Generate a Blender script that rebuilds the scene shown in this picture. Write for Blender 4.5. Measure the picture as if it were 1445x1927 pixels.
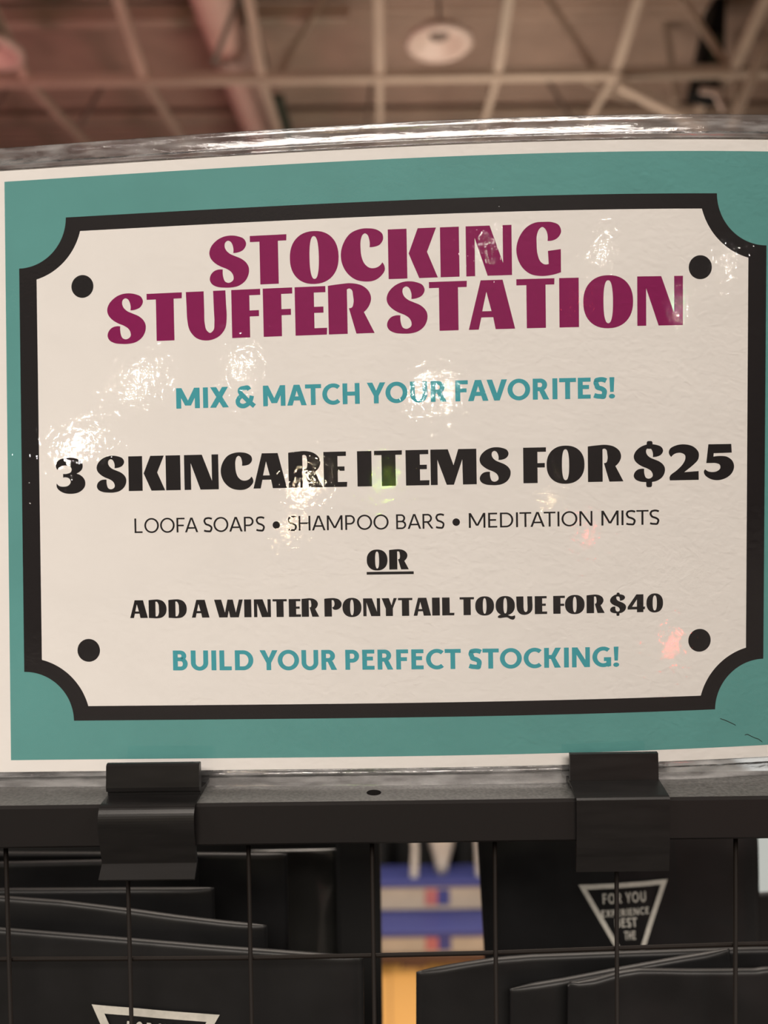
import bpy, math, random
import numpy as np
from mathutils import Vector, Matrix, noise
from mathutils.geometry import tessellate_polygon
random.seed(7)
SC = bpy.context.scene
COL = SC.collection
for o in list(bpy.data.objects): bpy.data.objects.remove(o)

# ---------------------------------------------------------------- camera
F, CX, CY = 1500.0, 722.5, 963.5
PITCH, ROLL, CAMZ = math.radians(-1.9), math.radians(0.75), 1.5
FW = Vector((0, math.cos(PITCH), math.sin(PITCH)))
UP0 = Vector((0, -math.sin(PITCH), math.cos(PITCH)))
RT = math.cos(ROLL)*Vector((1, 0, 0)) - math.sin(ROLL)*UP0
UP = math.sin(ROLL)*Vector((1, 0, 0)) + math.cos(ROLL)*UP0
CAM = Vector((0, 0, CAMZ))
cd = bpy.data.cameras.new('camera'); cam = bpy.data.objects.new('camera', cd); COL.objects.link(cam)
cam.matrix_world = Matrix(((RT.x, UP.x, -FW.x, 0), (RT.y, UP.y, -FW.y, 0), (RT.z, UP.z, -FW.z, CAMZ), (0, 0, 0, 1)))
cd.sensor_fit = 'HORIZONTAL'; cd.sensor_width = 36; cd.lens = 36*F/1445
cd.clip_start = 0.01; cd.clip_end = 200
cd.dof.use_dof = True; cd.dof.focus_distance = 0.279; cd.dof.aperture_fstop = 9.7
SC.camera = cam

# ---------------------------------------------------------------- world, exposure
w = bpy.data.worlds.new('hall_air'); SC.world = w; w.use_nodes = True
w.node_tree.nodes['Background'].inputs[0].default_value = (1, .85, .7, 1)
w.node_tree.nodes['Background'].inputs[1].default_value = 0.05
SC.view_settings.view_transform = 'Standard'; SC.view_settings.look = 'None'
SC.view_settings.exposure = 0.0; SC.view_settings.gamma = 1.0; SC.view_settings.use_curve_mapping = False
SC.cycles.use_denoising = True
SC.cycles.max_bounces = 10; SC.cycles.transparent_max_bounces = 12
SC.cycles.caustics_reflective = False; SC.cycles.caustics_refractive = False

# ---------------------------------------------------------------- hall lamps, plus an added roof fill
def lamp(name, kind, loc, energy, color, size=1, sizey=None, aim=None):
    l = bpy.data.lights.new(name, kind); l.energy = energy; l.color = color
    if kind == 'AREA':
        l.shape = 'RECTANGLE' if sizey else 'SQUARE'; l.size = size
        if sizey: l.size_y = sizey
    else: l.shadow_soft_size = size
    o = bpy.data.objects.new(name, l); COL.objects.link(o); o.location = loc
    if aim is not None: o.rotation_euler = (Vector(aim)-Vector(loc)).to_track_quat('-Z', 'Y').to_euler()
    return o
WARM = (1, .90, .80)
lamp('hall_light', 'AREA', (0, -9, 7.6), 2700, WARM, 8, 5)
lamp('hall_light', 'AREA', (-9, -3, 7.6), 1050, (1, .91, .83), 4, 5)
lamp('hall_light', 'AREA', (9, -3, 7.6), 1050, (1, .91, .83), 4, 5)
lamp('hall_light', 'AREA', (0.5, 4.6, 7.4), 650, (1, .88, .76), 4, 2.5)
lamp('hall_light', 'AREA', (1, 22, 7.4), 500, (1, .88, .76), 5, 3)
lamp('roof_fill_light', 'AREA', (2, 11.5, 3.4), 210, (1, .86, .72), 5, 2.5, (1, 12.5, 8.6))  # unseen fill added to brighten the roof, not a lamp of the hall
lamp('red_stage_light', 'AREA', (-6.5, 9.0, 3.4), 110, (1, .42, .42), 1.5, None, (-4.2, 12.5, 8.3))

# ---------------------------------------------------------------- pixel -> place helpers (camera pose above)
def ray(px, py): return FW + RT*((px-CX)/F) + UP*((CY-py)/F)
def on_y(px, py, Y):
    d = ray(px, py); return CAM + d*(Y/d.y)
def on_z(px, py, Z):
    d = ray(px, py); return CAM + d*((Z-CAMZ)/d.z)

# ---------------------------------------------------------------- object helpers
def link(name, me, mats, parent=None, label=None, cat=None, group=None, kind=None, smooth=False):
    o = bpy.data.objects.new(name, me); COL.objects.link(o)
    for m in (mats if isinstance(mats, (list, tuple)) else [mats]): me.materials.append(m)
    if parent:
        o.parent = parent
        if parent.matrix_world.translation.length or parent.location.length:
            o.matrix_parent_inverse = Matrix.Translation(parent.location).inverted() if parent.parent is None else Matrix.Identity(4)
    if label: o['label'] = label
    if cat: o['category'] = cat
    if group: o['group'] = group
    if kind: o['kind'] = kind
    if smooth: me.polygons.foreach_set('use_smooth', [True]*len(me.polygons))
    return o
def thing(name, loc, label, cat, group=None):
    o = bpy.data.objects.new(name, None); COL.objects.link(o); o.location = loc
    o.empty_display_size = .02
    o['label'] = label; o['category'] = cat
    if group: o['group'] = group
    return o
def mesh(vs, fs, name='m'):
    me = bpy.data.meshes.new(name); me.from_pydata([tuple(v) for v in vs], [], fs); me.update(); return me
class MB:
    def __init__(s): s.v = []; s.f = []
    def add(s, vs, fs):
        b = len(s.v); s.v += [tuple(v) for v in vs]; s.f += [tuple(i+b for i in f) for f in fs]
    def box(s, a, b, bev=0):
        x0, y0, z0 = a; x1, y1, z1 = b
        if bev <= 0:
            s.add([(x0,y0,z0),(x1,y0,z0),(x1,y1,z0),(x0,y1,z0),(x0,y0,z1),(x1,y0,z1),(x1,y1,z1),(x0,y1,z1)],
                  [(0,3,2,1),(4,5,6,7),(0,1,5,4),(1,2,6,5),(2,3,7,6),(3,0,4,7)]); return
        # chamfered box: 24 verts
        import itertools
        idx = {}; vs = []
        for sx, sy, sz in itertools.product((0,1),(0,1),(0,1)):
            c = [(x0,x1)[sx], (y0,y1)[sy], (z0,z1)[sz]]
            dd = [(1,-1)[sx], (1,-1)[sy], (1,-1)[sz]]
            for ax in range(3):
                p = [c[k]+(0 if k == ax else dd[k]*bev) for k in range(3)]
                idx[(sx,sy,sz,ax)] = len(vs); vs.append(p)
        fs = []
        for ax in range(3):
            u, v = [k for k in range(3) if k != ax]
            for sd in (0, 1):
                q = []
                for a_, b_ in ((0,0),(1,0),(1,1),(0,1)):
                    k = [0,0,0]; k[ax] = sd; k[u] = a_; k[v] = b_; q.append(idx[(*k, ax)])
                fs.append(q)
        for ax in range(3):   # edges along ax
            u, v = [k for k in range(3) if k != ax]
            for a_ in (0,1):
                for b_ in (0,1):
                    q = []
                    for e in (0,1):
                        k = [0,0,0]; k[ax] = e; k[u] = a_; k[v] = b_
                        q.append((idx[(*k,u)], idx[(*k,v)]))
                    fs.append([q[0][0], q[0][1], q[1][1], q[1][0]])
        for sx, sy, sz in itertools.product((0,1),(0,1),(0,1)):
            fs.append([idx[(sx,sy,sz,a_)] for a_ in range(3)])
        s.add(vs, fs)
    def beam(s, p, q, wd, ht=None):
        p = Vector(p); q = Vector(q); ht = ht or wd
        d = (q-p).normalized(); up = Vector((0,0,1)) if abs(d.z) < .95 else Vector((0,1,0))
        r = d.cross(up).normalized(); u = r.cross(d).normalized()
        vs = []
        for c in (p, q):
            for a, b in ((-1,-1),(1,-1),(1,1),(-1,1)): vs.append(c+r*(a*wd/2)+u*(b*ht/2))
        s.add(vs, [(0,3,2,1),(4,5,6,7),(0,1,5,4),(1,2,6,5),(2,3,7,6),(3,0,4,7)])
    def tube(s, pts, r, n=10, caps=True):
        pts = [Vector(p) for p in pts]; vs = []; rs = r if isinstance(r, (list, tuple)) else [r]*len(pts)
        pr = None
        for i, p in enumerate(pts):
            d = (pts[min(i+1, len(pts)-1)]-pts[max(i-1, 0)]).normalized()
            if pr is None: pr = d.cross(Vector((0,0,1)) if abs(d.z) < .9 else Vector((0,1,0))).normalized()
            pr = (pr-d*pr.dot(d)).normalized(); b = d.cross(pr)
            for k in range(n):
                a = 2*math.pi*k/n; vs.append(p+(pr*math.cos(a)+b*math.sin(a))*rs[i])
        fs = [(i*n+k, i*n+(k+1) % n, (i+1)*n+(k+1) % n, (i+1)*n+k) for i in range(len(pts)-1) for k in range(n)]
        if caps: fs += [tuple(range(n))[::-1], tuple((len(pts)-1)*n+k for k in range(n))]
        s.add(vs, fs)
    def lathe(s, c, prof, n=32):
        c = Vector(c); vs = []
        for r, z in prof:
            for k in range(n):
                a = 2*math.pi*k/n; vs.append(c+Vector((r*math.cos(a), r*math.sin(a), z)))
        s.add(vs, [(i*n+k, i*n+(k+1) % n, (i+1)*n+(k+1) % n, (i+1)*n+k) for i in range(len(prof)-1) for k in range(n)])
    def fix(s):
        import bmesh
        me = mesh(s.v, s.f); bm = bmesh.new(); bm.from_mesh(me)
        bmesh.ops.recalc_face_normals(bm, faces=bm.faces); bm.to_mesh(me); bm.free(); return me
    def build(s, name, mat, parent=None, **k): return link(name, s.fix(), mat, parent, **k)

# ---------------------------------------------------------------- materials
def mat(name, color, rough=.5, spec=.5, metal=0, noise_amt=0, nscale=50, bump=0, bscale=200, stretch=(1,1,1), coat=0):
    m = bpy.data.materials.new(name); m.use_nodes = True; nt = m.node_tree; b = nt.nodes['Principled BSDF']
    b.inputs['Base Color'].default_value = (*color, 1); b.inputs['Roughness'].default_value = rough
    b.inputs['Specular IOR Level'].default_value = spec; b.inputs['Metallic'].default_value = metal
    b.inputs['Coat Weight'].default_value = coat
    tc = nt.nodes.new('ShaderNodeTexCoord'); mp = nt.nodes.new('ShaderNodeMapping'); mp.inputs['Scale'].default_value = stretch
    nt.links.new(tc.outputs['Object'], mp.inputs[0])
    if noise_amt:
        n = nt.nodes.new('ShaderNodeTexNoise'); n.inputs['Scale'].default_value = nscale; n.inputs['Detail'].default_value = 4
        nt.links.new(mp.outputs[0], n.inputs['Vector'])
        mr = nt.nodes.new('ShaderNodeMapRange'); mr.inputs['From Min'].default_value = .25; mr.inputs['From Max'].default_value = .75
        mr.inputs['To Min'].default_value = 1-noise_amt; mr.inputs['To Max'].default_value = 1+noise_amt
        nt.links.new(n.outputs['Fac'], mr.inputs['Value'])
        mx = nt.nodes.new('ShaderNodeVectorMath'); mx.operation = 'SCALE'; mx.inputs[0].default_value = color
        nt.links.new(mr.outputs[0], mx.inputs['Scale']); nt.links.new(mx.outputs[0], b.inputs['Base Color'])
    if bump:
        n = nt.nodes.new('ShaderNodeTexNoise'); n.inputs['Scale'].default_value = bscale; n.inputs['Detail'].default_value = 3
        nt.links.new(mp.outputs[0], n.inputs['Vector'])
        bp = nt.nodes.new('ShaderNodeBump'); bp.inputs['Distance'].default_value = bump; bp.inputs['Strength'].default_value = 1
        nt.links.new(n.outputs['Fac'], bp.inputs['Height']); nt.links.new(bp.outputs[0], b.inputs['Normal'])
    return m
M = {}
M['paper'] = mat('white_card', (.84, .82, .80), .6, .2, noise_amt=.015, nscale=60)
M['teal'] = mat('teal_ink', (.108, .32, .31), .6, .2, noise_amt=.05, nscale=40)
M['black_ink'] = mat('black_ink', (.010, .008, .009), .6, .2)
M['magenta'] = mat('magenta_ink', (.235, .004, .09), .6, .2, noise_amt=.03, nscale=400)
M['teal_text'] = mat('teal_letter_ink', (.055, .36, .43), .6, .2)
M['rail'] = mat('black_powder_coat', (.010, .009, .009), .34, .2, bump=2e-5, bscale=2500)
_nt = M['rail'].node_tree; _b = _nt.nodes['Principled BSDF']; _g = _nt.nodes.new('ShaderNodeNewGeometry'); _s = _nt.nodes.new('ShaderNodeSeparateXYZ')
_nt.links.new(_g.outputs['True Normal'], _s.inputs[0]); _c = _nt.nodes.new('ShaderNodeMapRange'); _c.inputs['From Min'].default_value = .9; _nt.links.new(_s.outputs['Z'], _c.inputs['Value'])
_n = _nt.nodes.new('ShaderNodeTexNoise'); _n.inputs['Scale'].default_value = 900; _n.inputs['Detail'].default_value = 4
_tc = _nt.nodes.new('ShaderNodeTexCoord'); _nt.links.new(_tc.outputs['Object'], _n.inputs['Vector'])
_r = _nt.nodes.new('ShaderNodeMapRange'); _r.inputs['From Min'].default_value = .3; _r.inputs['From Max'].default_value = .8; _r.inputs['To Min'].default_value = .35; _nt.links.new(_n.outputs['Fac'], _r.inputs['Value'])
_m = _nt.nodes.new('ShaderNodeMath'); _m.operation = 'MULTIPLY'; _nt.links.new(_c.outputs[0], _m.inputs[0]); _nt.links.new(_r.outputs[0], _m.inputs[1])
_x = _nt.nodes.new('ShaderNodeMix'); _x.data_type = 'RGBA'; _x.inputs[6].default_value = (.010, .009, .009, 1); _x.inputs[7].default_value = (.13, .13, .125, 1)   # grey top face: dust specks plus a painted-in pale reflection
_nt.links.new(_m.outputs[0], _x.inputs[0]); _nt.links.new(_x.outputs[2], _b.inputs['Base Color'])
M['wire'] = mat('black_wire_coat', (.007, .005, .004), .6, .12)
M['clip'] = mat('black_plastic', (.008, .0075, .0075), .34, .22, noise_amt=.3, nscale=300, bump=3e-5, bscale=120, stretch=(.15, 1, 1))
M['bag'] = mat('black_bag_film', (.0055, .0055, .006), .46, .32, noise_amt=.3, nscale=60, bump=1.5e-4, bscale=45)
M['bag_gloss'] = mat('glossy_black_bag_film', (.014, .014, .013), .25, .8, bump=6e-4, bscale=35)
M['silver'] = mat('silver_print', (.42, .41, .37), .5, .3, noise_amt=.15, nscale=300)
M['deck'] = mat('roof_deck_paint', (.42, .31, .25), .7, .3, noise_amt=.12, nscale=1.5)
M['beam'] = mat('beam_paint', (.45, .36, .29), .6, .3, noise_amt=.1, nscale=2)
M['duct'] = mat('duct_paint', (.60, .40, .35), .5, .4, noise_amt=.06, nscale=2)
M['dark_green'] = mat('dark_green_paint', (.045, .055, .04), .6, .3)
M['fixture'] = mat('fixture_enamel', (.60, .47, .41), .4, .5)
M['fixture_dark'] = mat('fixture_recess', (.16, .12, .10), .5, .4)
M['black'] = mat('matt_black', (.006, .006, .006), .7, .2)
M['wall'] = mat('hall_wall_paint', (.34, .29, .25), .8, .2, noise_amt=.06, nscale=.7)
M['blue'] = mat('blue_card', (.045, .052, .18), .5, .3)
M['cream'] = mat('cream_card', (.36, .31, .25), .6, .3, noise_amt=.1, nscale=12)
M['red'] = mat('red_ink', (.36, .12, .12), .5, .3)
M['brown'] = mat('shadow_brown', (.10, .05, .03), .6, .3, noise_amt=.3, nscale=8)
M['white_plastic'] = mat('white_plastic_film', (.42, .40, .37), .35, .5, bump=2e-3, bscale=25)
M['pale'] = mat('pale_blue_card', (.40, .46, .48), .5, .3)
M['carpet'] = mat('dark_hall_carpet', (.075, .07, .065), .9, .1, noise_amt=.2, nscale=6)
M['wall_dark'] = mat('dark_drape_wall', (.10, .085, .08), .9, .1)
M['grey'] = mat('grey_cloth', (.03, .03, .03), .7, .3)
# floor: honey coloured boards
m = bpy.data.materials.new('honey_wood_boards'); m.use_nodes = True; nt = m.node_tree; b = nt.nodes['Principled BSDF']
tc = nt.nodes.new('ShaderNodeTexCoord'); br = nt.nodes.new('ShaderNodeTexBrick'); mp = nt.nodes.new('ShaderNodeMapping')
mp.inputs['Rotation'].default_value = (0, 0, math.pi/2)
nt.links.new(tc.outputs['Object'], mp.inputs[0]); nt.links.new(mp.outputs[0], br.inputs['Vector'])
br.inputs['Scale'].default_value = 1; br.inputs['Brick Width'].default_value = 1.2; br.inputs['Row Height'].default_value = .09
br.inputs['Mortar Size'].default_value = .002
br.inputs['Color1'].default_value = (.56, .30, .085, 1); br.inputs['Color2'].default_value = (.44, .23, .06, 1); br.inputs['Mortar'].default_value = (.2, .1, .03, 1)
nt.links.new(br.outputs['Color'], b.inputs['Base Color']); b.inputs['Roughness'].default_value = .35
M['floor'] = m

def film_mat(name, bumps, milky=0, rough=.03, stretch=(1,1,1), tint=(1,1,1)):
    m = bpy.data.materials.new(name); m.use_nodes = True; nt = m.node_tree; N = nt.nodes; L = nt.links
    N.remove(N['Principled BSDF']); out = N['Material Output']
    tc = N.new('ShaderNodeTexCoord'); mp = N.new('ShaderNodeMapping'); mp.inputs['Scale'].default_value = stretch
    L.new(tc.outputs['Object'], mp.inputs[0]); prev = None
    for sc, dist, det in bumps:
        n = N.new('ShaderNodeTexNoise'); n.inputs['Scale'].default_value = sc; n.inputs['Detail'].default_value = det
        n.inputs['Distortion'].default_value = .6
        L.new(mp.outputs[0], n.inputs['Vector'])
        bp = N.new('ShaderNodeBump'); bp.inputs['Distance'].default_value = dist; bp.inputs['Strength'].default_value = 1
        L.new(n.outputs['Fac'], bp.inputs['Height'])
        if prev: L.new(prev.outputs[0], bp.inputs['Normal'])
        prev = bp
    fr = N.new('ShaderNodeFresnel'); fr.inputs['IOR'].default_value = 1.49; L.new(prev.outputs[0], fr.inputs['Normal'])
    tr = N.new('ShaderNodeBsdfTransparent'); tr.inputs['Color'].default_value = (*tint, 1)
    gl = N.new('ShaderNodeBsdfGlossy'); gl.distribution = 'BECKMANN'; gl.inputs['Roughness'].default_value = rough; gl.inputs['Color'].default_value = (1,1,1,1)
    L.new(prev.outputs[0], gl.inputs['Normal'])
    base = tr
    if milky:
        df = N.new('ShaderNodeBsdfDiffuse'); df.inputs['Color'].default_value = (.8, .8, .8, 1)
        n = N.new('ShaderNodeTexNoise'); n.inputs['Scale'].default_value = 300; n.inputs['Detail'].default_value = 5; L.new(mp.outputs[0], n.inputs['Vector'])
        mr = N.new('ShaderNodeMapRange'); mr.inputs['From Min'].default_value = .4; mr.inputs['From Max'].default_value = .75
        mr.inputs['To Min'].default_value = milky*.3; mr.inputs['To Max'].default_value = milky*1.6; L.new(n.outputs['Fac'], mr.inputs['Value'])
        mx0 = N.new('ShaderNodeMixShader'); L.new(mr.outputs[0], mx0.inputs[0]); L.new(tr.outputs[0], mx0.inputs[1]); L.new(df.outputs[0], mx0.inputs[2]); base = mx0
    mx = N.new('ShaderNodeMixShader'); L.new(fr.outputs[0], mx.inputs[0]); L.new(base.outputs[0], mx.inputs[1]); L.new(gl.outputs[0], mx.inputs[2])
    L.new(mx.outputs[0], out.inputs['Surface']); return m
M['film'] = film_mat('clear_laminate', [(35, 1.0e-4, 1), (420, 4.4e-5, 2)], rough=.03)
M['film_edge'] = film_mat('sealed_laminate_edge', [(900, 1.0e-4, 3)], milky=.14, rough=.12, stretch=(.25, 1, 1), tint=(.86, .86, .88))

# ---------------------------------------------------------------- sign surface (bowed laminated card), s/t in mm on the card
SX, SZ, RS, TS, SB, SCU, SD, SE, SCT = 2.095, 8.253, .292, .125, -5.847, 5.77, 2.879, -3.683, 1.217
_cr, _sr = math.cos(RS/50), math.sin(RS/50)
def surf(s, t, off=0.0):      # off mm towards the viewer
    u = s/140.; v = t/100.
    dep = 280+SB*u+SCU*u*u+SD*u**3+TS*v+SE*u*v+SCT*u*u*v - off
    return Vector(((SX+s*_cr-t*_sr)/1000, dep/1000, CAMZ+(SZ+s*_sr+t*_cr)/1000))
def inv(px, py):              # where on the card a point of the photograph lies
    d = ray(px, py); Y = .28
    for _ in range(12):
        P = CAM+d*(Y/d.y); X = P.x*1000-SX; Z = (P.z-CAMZ)*1000-SZ
        s = X*_cr+Z*_sr; t = -X*_sr+Z*_cr
        Y = surf(s, t).y
    return s, t
def normal(s, t):
    a = surf(s+1, t)-surf(s-1, t); b = surf(s, t+1)-surf(s, t-1)
    n = a.cross(b).normalized(); return n if n.y < 0 else -n

# ---------------------------------------------------------------- lamps that the laminate mirrors
def mirror_lamp(px, py, dist, energy, color, radius):
    s, t = inv(px, py); P = surf(s, t); d = ray(px, py).normalized(); n = normal(s, t)
    r = d-2*d.dot(n)*n
    lamp('spotlight', 'POINT', P+r*dist, energy*.55, color, radius*.5)
for a in ((270,715,6,26,(1,.9,.78),.06), (455,690,6.5,26,(1,.9,.78),.06), (150,832,5.5,34,(1,.92,.82),.08), (912,462,8,7,(1,.85,.8),.07),
          (1132,470,7,20,(1,.92,.8),.05), (1368,492,6,7,(1,.92,.8),.04), (1280,575,6,16,(1,.92,.82),.03), (795,738,6,30,(1,.9,.75),.06),
          (838,748,6,24,(1,.9,.72),.05), (575,915,4,16,(1,.78,.5),.07), (1036,938,5,6,(1,.72,.35),.03), (548,990,4,4,(1,.72,.4),.04),
          (1102,1003,4,3.0,(1,.03,.04),.035), (1262,1216,3,6,(1,.012,.012),.03), (1092,570,5,.8,(1,.1,.08),.04), (727,903,4,4.5,(.45,1,.02),.03)):
    mirror_lamp(*a)

# ================================================================ the setting
mb = MB(); mb.add([(-22,-18,-.002),(22,-18,-.002),(22,28,-.002),(-22,28,-.002)], [(0,1,2,3)]); mb.build('floor', M['carpet'], kind='structure')
mb = MB(); mb.box((-3,1.2,-.002),(4,6.5,0)); mb.build('floor', M['floor'], kind='structure')
for nm, a, bb in (('wall_front', (-22,28,0), (22,28.2,9)), ('wall_back', (-22,-18.2,0), (22,-18,9)), ('wall_left', (-22.2,-18,0), (-22,28,9)), ('wall_right', (22,-18,0), (22.2,28,9))):
    mb = MB(); mb.box(a, bb); mb.build(nm, M['wall_dark' if nm == 'wall_back' else 'wall'], kind='structure')
# corrugated roof deck, ribs across the hall
vs = []; fs = []; y = -18.0; DZ = 8.6
prof = []
while y < 28:
    prof += [(y, DZ), (y+.10, DZ), (y+.135, DZ+.07), (y+.225, DZ+.07)]; y += .26
for (yy, zz) in prof: vs += [(-22, yy, zz), (22, yy, zz)]
for i in range(len(prof)-1): fs.append((2*i, 2*i+2, 2*i+3, 2*i+1))
link('ceiling', mesh(vs, fs), M['deck'], kind='structure')

# ---------------------------------------------------------------- roof steel
CH = CAMZ+5.80
def rf(px, py, Y): return on_y(px, py, Y)
tr_ = thing('roof_truss', (0, 11.5, CH), 'long pale steel roof truss whose straight bottom chord crosses behind the top of the sign', 'truss')
mb = MB(); mb.beam((-14, 11.5, CH), (3.3, 11.5, CH), .17, .12); mb.build('bottom_chord', M['beam'], tr_)
mb = MB(); mb.beam((3.3, 11.5, CH), (14, 11.5, CH), .17, .12); mb.build('bottom_chord', M['beam'], tr_)
mb = MB(); mb.beam((-14, 11.5, CH+1.2), (14, 11.5, CH+1.2), .14, .12); mb.build('top_chord', M['beam'], tr_)
for i in range(-5, 6):
    X = 1.665*i+.02
    mb = MB(); mb.beam((X, 11.5, CH), (X, 8.6, CH+1.20), .13, .09); mb.build('brace', M['beam'], tr_)
    mb = MB(); mb.beam((X, 11.5, CH-.02), (X, 19, CH+.25), .10, .09); mb.build('strut', M['beam'], tr_)
for x0, x1 in ((3.12, 2.3), (-1.45, -.7), (-6.2, -5.4), (5.0, 4.2)):
    mb = MB(); mb.beam((x0, 11.5, CH), (x1, 11.5, CH+1.2), .07, .07); mb.build('web', M['beam'], tr_)
b1 = MB(); b1.beam((-14, 0, 0), (-.4, 0, 0), .2, .2)
o = b1.build('roof_beam', M['beam'], label='pale pinkish horizontal roof beam at the very top left of the picture', cat='beam'); o.location = (0, 11.6, CAMZ+6.72)
b1 = MB(); b1.beam((-14, 0, 0), (14, 0, 0), .18, .14)
o = b1.build('roof_beam', M['beam'], label='faint horizontal roof beam just above the top edge of the sign', cat='beam'); o.location = (0, 15.2, CAMZ+6.95)
for p_, q_, Y_, w_ in (((1165,158),(1330,240),11.45,.16), ((1492,-30),(1378,235),10.8,.12), ((1240,-40),(1272,190),12.6,.10), ((1385,-40),(1388,215),12.8,.12)):
    mb = MB(); mb.beam(rf(*p_, Y_), rf(*q_, Y_), w_, w_*.8); mb.build('brace', M['beam'], tr_)
for a, c, dk in (((450,-10),(402,122),1), ((640,-30),(528,112),0), ((200,150),(150,235),1), ((30,140),(-30,235),1), ((1185,190),(1100,150),0), ((700,150),(690,235),1), ((1030,150),(1075,225),1)):
    Y_ = 9.4 if a[0] == 450 else 12.2
    mb = MB(); mb.beam(rf(*a, Y_), rf(*c, Y_), .05, .05); mb.build('sway_rod', M['fixture_dark'] if dk else M['beam'], tr_)
# round duct
dt = thing('air_duct', (-2.15, 14, CAMZ+6.25), 'wide round pinkish air duct running away under the roof, left of the middle', 'duct')
mb = MB(); mb.tube([(-2.15, 8.5, CAMZ+6.35), (-2.15, 20, CAMZ+6.35)], .27, 24); mb.build('duct_pipe', M['duct'], dt, smooth=False)
for yy in (9.6, 10.9, 12.2, 13.5, 14.8, 16.1):
    mb = MB(); mb.tube([(-2.15, yy, CAMZ+6.35), (-2.15, yy+.04, CAMZ+6.35)], .285, 24); mb.build('joint_ring', M['duct'], dt)
for yy in (10.2, 12.8, 15.4):
    mb = MB(); mb.tube([(-2.15, yy, CAMZ+6.6), (-2.15, yy, DZ)], .02, 6); mb.build('hanger_rod', M['duct'], dt)
mb = MB(); mb.box((-1.80, 10.4, CAMZ+6.3), (-1.66, 12.2, CAMZ+6.4)); mb.box((-1.78, 13.2, CAMZ+6.3), (-1.55, 20, CAMZ+6.4))
mb.build('cable_tray', M['dark_green'], label='dark green cable tray running beside the round duct', cat='cable tray')
def highbay(px, py, Y, label):
    P = on_y(px, py, Y); t = thing('ceiling_lamp', P, label, 'lamp', 'round ceiling lamps')
    mb = MB(); mb.lathe(P, [(.10,.16),(.20,.14),(.34,.06),(.43,-.02),(.44,-.07),(.40,-.11),(.32,-.10),(.25,-.04),(.17,.01),(.13,.02)], 40); mb.build('reflector', M['fixture'], t, smooth=True)
    mb = MB(); mb.lathe(P, [(.0,.0),(.09,.0),(.135,.03),(.13,.10),(.0,.12)], 32); mb.build('lamp_core', M['fixture_dark'], t, smooth=True)
    mb = MB(); mb.tube([P+Vector((0,0,.1)), Vector((P.x, P.y, DZ))], .02, 8); mb.build('hanger_rod', M['fixture_dark'], t)
highbay(826, 72, 10.6, 'round pale ring-shaped ceiling lamp hanging above the middle of the sign')
highbay(-22, 88, 10.6, 'round pale ceiling lamp cut off by the left edge of the picture')
P = on_y(1335, 130, 11.9)
t = thing('hanging_loudspeaker', P, 'black loudspeaker hanging among the roof steel at the top right', 'loudspeaker')
mb = MB(); mb.add([P+Vector(v) for v in ((-.26,-.1,-.35),(.16,-.1,-.45),(.2,-.1,.95),(.06,-.1,1.0),(-.22,.35,-.3),(.16,.35,-.4),(.2,.35,.95),(.06,.35,1.0))], [(0,1,2,3),(7,6,5,4),(0,4,5,1),(1,5,6,2),(2,6,7,3),(3,7,4,0)]); mb.build('cabinet', M['black'], t)
mb = MB(); mb.box(P+Vector((-.05,-.14,-.1)), P+Vector((.12,-.10,.42))); mb.build('grille', M['dark_green'], t)
mb = MB(); mb.beam(P+Vector((-.2,-.16,-.38)), P+Vector((.12,-.16,-.42)), .06, .08); mb.beam(P+Vector((0,-.16,-.40)), P+Vector((.14,-.16,-.68)), .05, .05); mb.build('bracket', M['fixture'], t)
mb = MB(); mb.tube([P+Vector((.1,.1,.95)), Vector((P.x+.1, P.y+.1, DZ))], .02, 6); mb.build('hanger_rod', M['black'], t)

# ================================================================ gridwall
RY0, RY1 = .265, .290; RT_ = CAMZ-.1064; RB = RT_-.0146
GX0, GX1 = -.3005, .3145
gw = thing('gridwall', (0, .2775, 0), 'black metal gridwall panel with a square top rail that the sign stands on', 'gridwall')
# top rail with a drilled oval hole in its top face
hp = on_z(703.5, 1491.5, RT_)
vs = []; fs = []
hx, hy, hr = hp.x, hp.y, .0026; n = 20
def ringpt(k): a = 2*math.pi*k/n; return (hx+hr*math.cos(a), hy+hr*math.sin(a))
bq = .0009
xs0, xs1 = GX0, GX1
mb = MB()
# middle segment: faces by hand
v0 = [(hx-.01, RY0+bq, RT_), (hx+.01, RY0+bq, RT_), (hx+.01, RY1-bq, RT_), (hx-.01, RY1-bq, RT_)]
loop = [(ringpt(k)[0], ringpt(k)[1], RT_) for k in range(n)]
tris = tessellate_polygon([[Vector(v) for v in v0], [Vector(v) for v in loop]])
allv = v0+loop; vb = len(allv)
allv += [(p[0], p[1], RT_-.004) for p in loop]
f2 = [tuple(t) for t in tris]+[(4+k, 4+(k+1) % n, vb+(k+1) % n, vb+k) for k in range(n)]+[tuple(vb+k for k in range(n))]
mb.add(allv, f2)
pr = [(RY0+bq, RT_), (RY0, RT_-bq), (RY0, RB+bq), (RY0+bq, RB), (RY1-bq, RB), (RY1, RB+bq), (RY1, RT_-bq), (RY1-bq, RT_)]
for xa_, xb_, rng in ((hx-.01, hx+.01, range(7)), (xs0, hx-.01, range(8)), (hx+.01, xs1, range(8))):
    vv = [(xa_, a, c) for a, c in pr]+[(xb_, a, c) for a, c in pr]
    mb.add(vv, [(i, (i+1) % 8, (i+1) % 8+8, i+8) for i in rng])
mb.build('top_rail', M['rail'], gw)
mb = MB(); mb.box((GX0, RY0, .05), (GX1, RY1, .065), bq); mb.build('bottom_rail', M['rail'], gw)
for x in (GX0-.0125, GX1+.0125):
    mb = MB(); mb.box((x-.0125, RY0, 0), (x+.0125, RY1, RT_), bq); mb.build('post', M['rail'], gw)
    mb = MB(); mb.box((x-.0125, .05, 0), (x+.0125, .52, .02), bq); mb.build('foot', M['rail'], gw)
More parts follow.
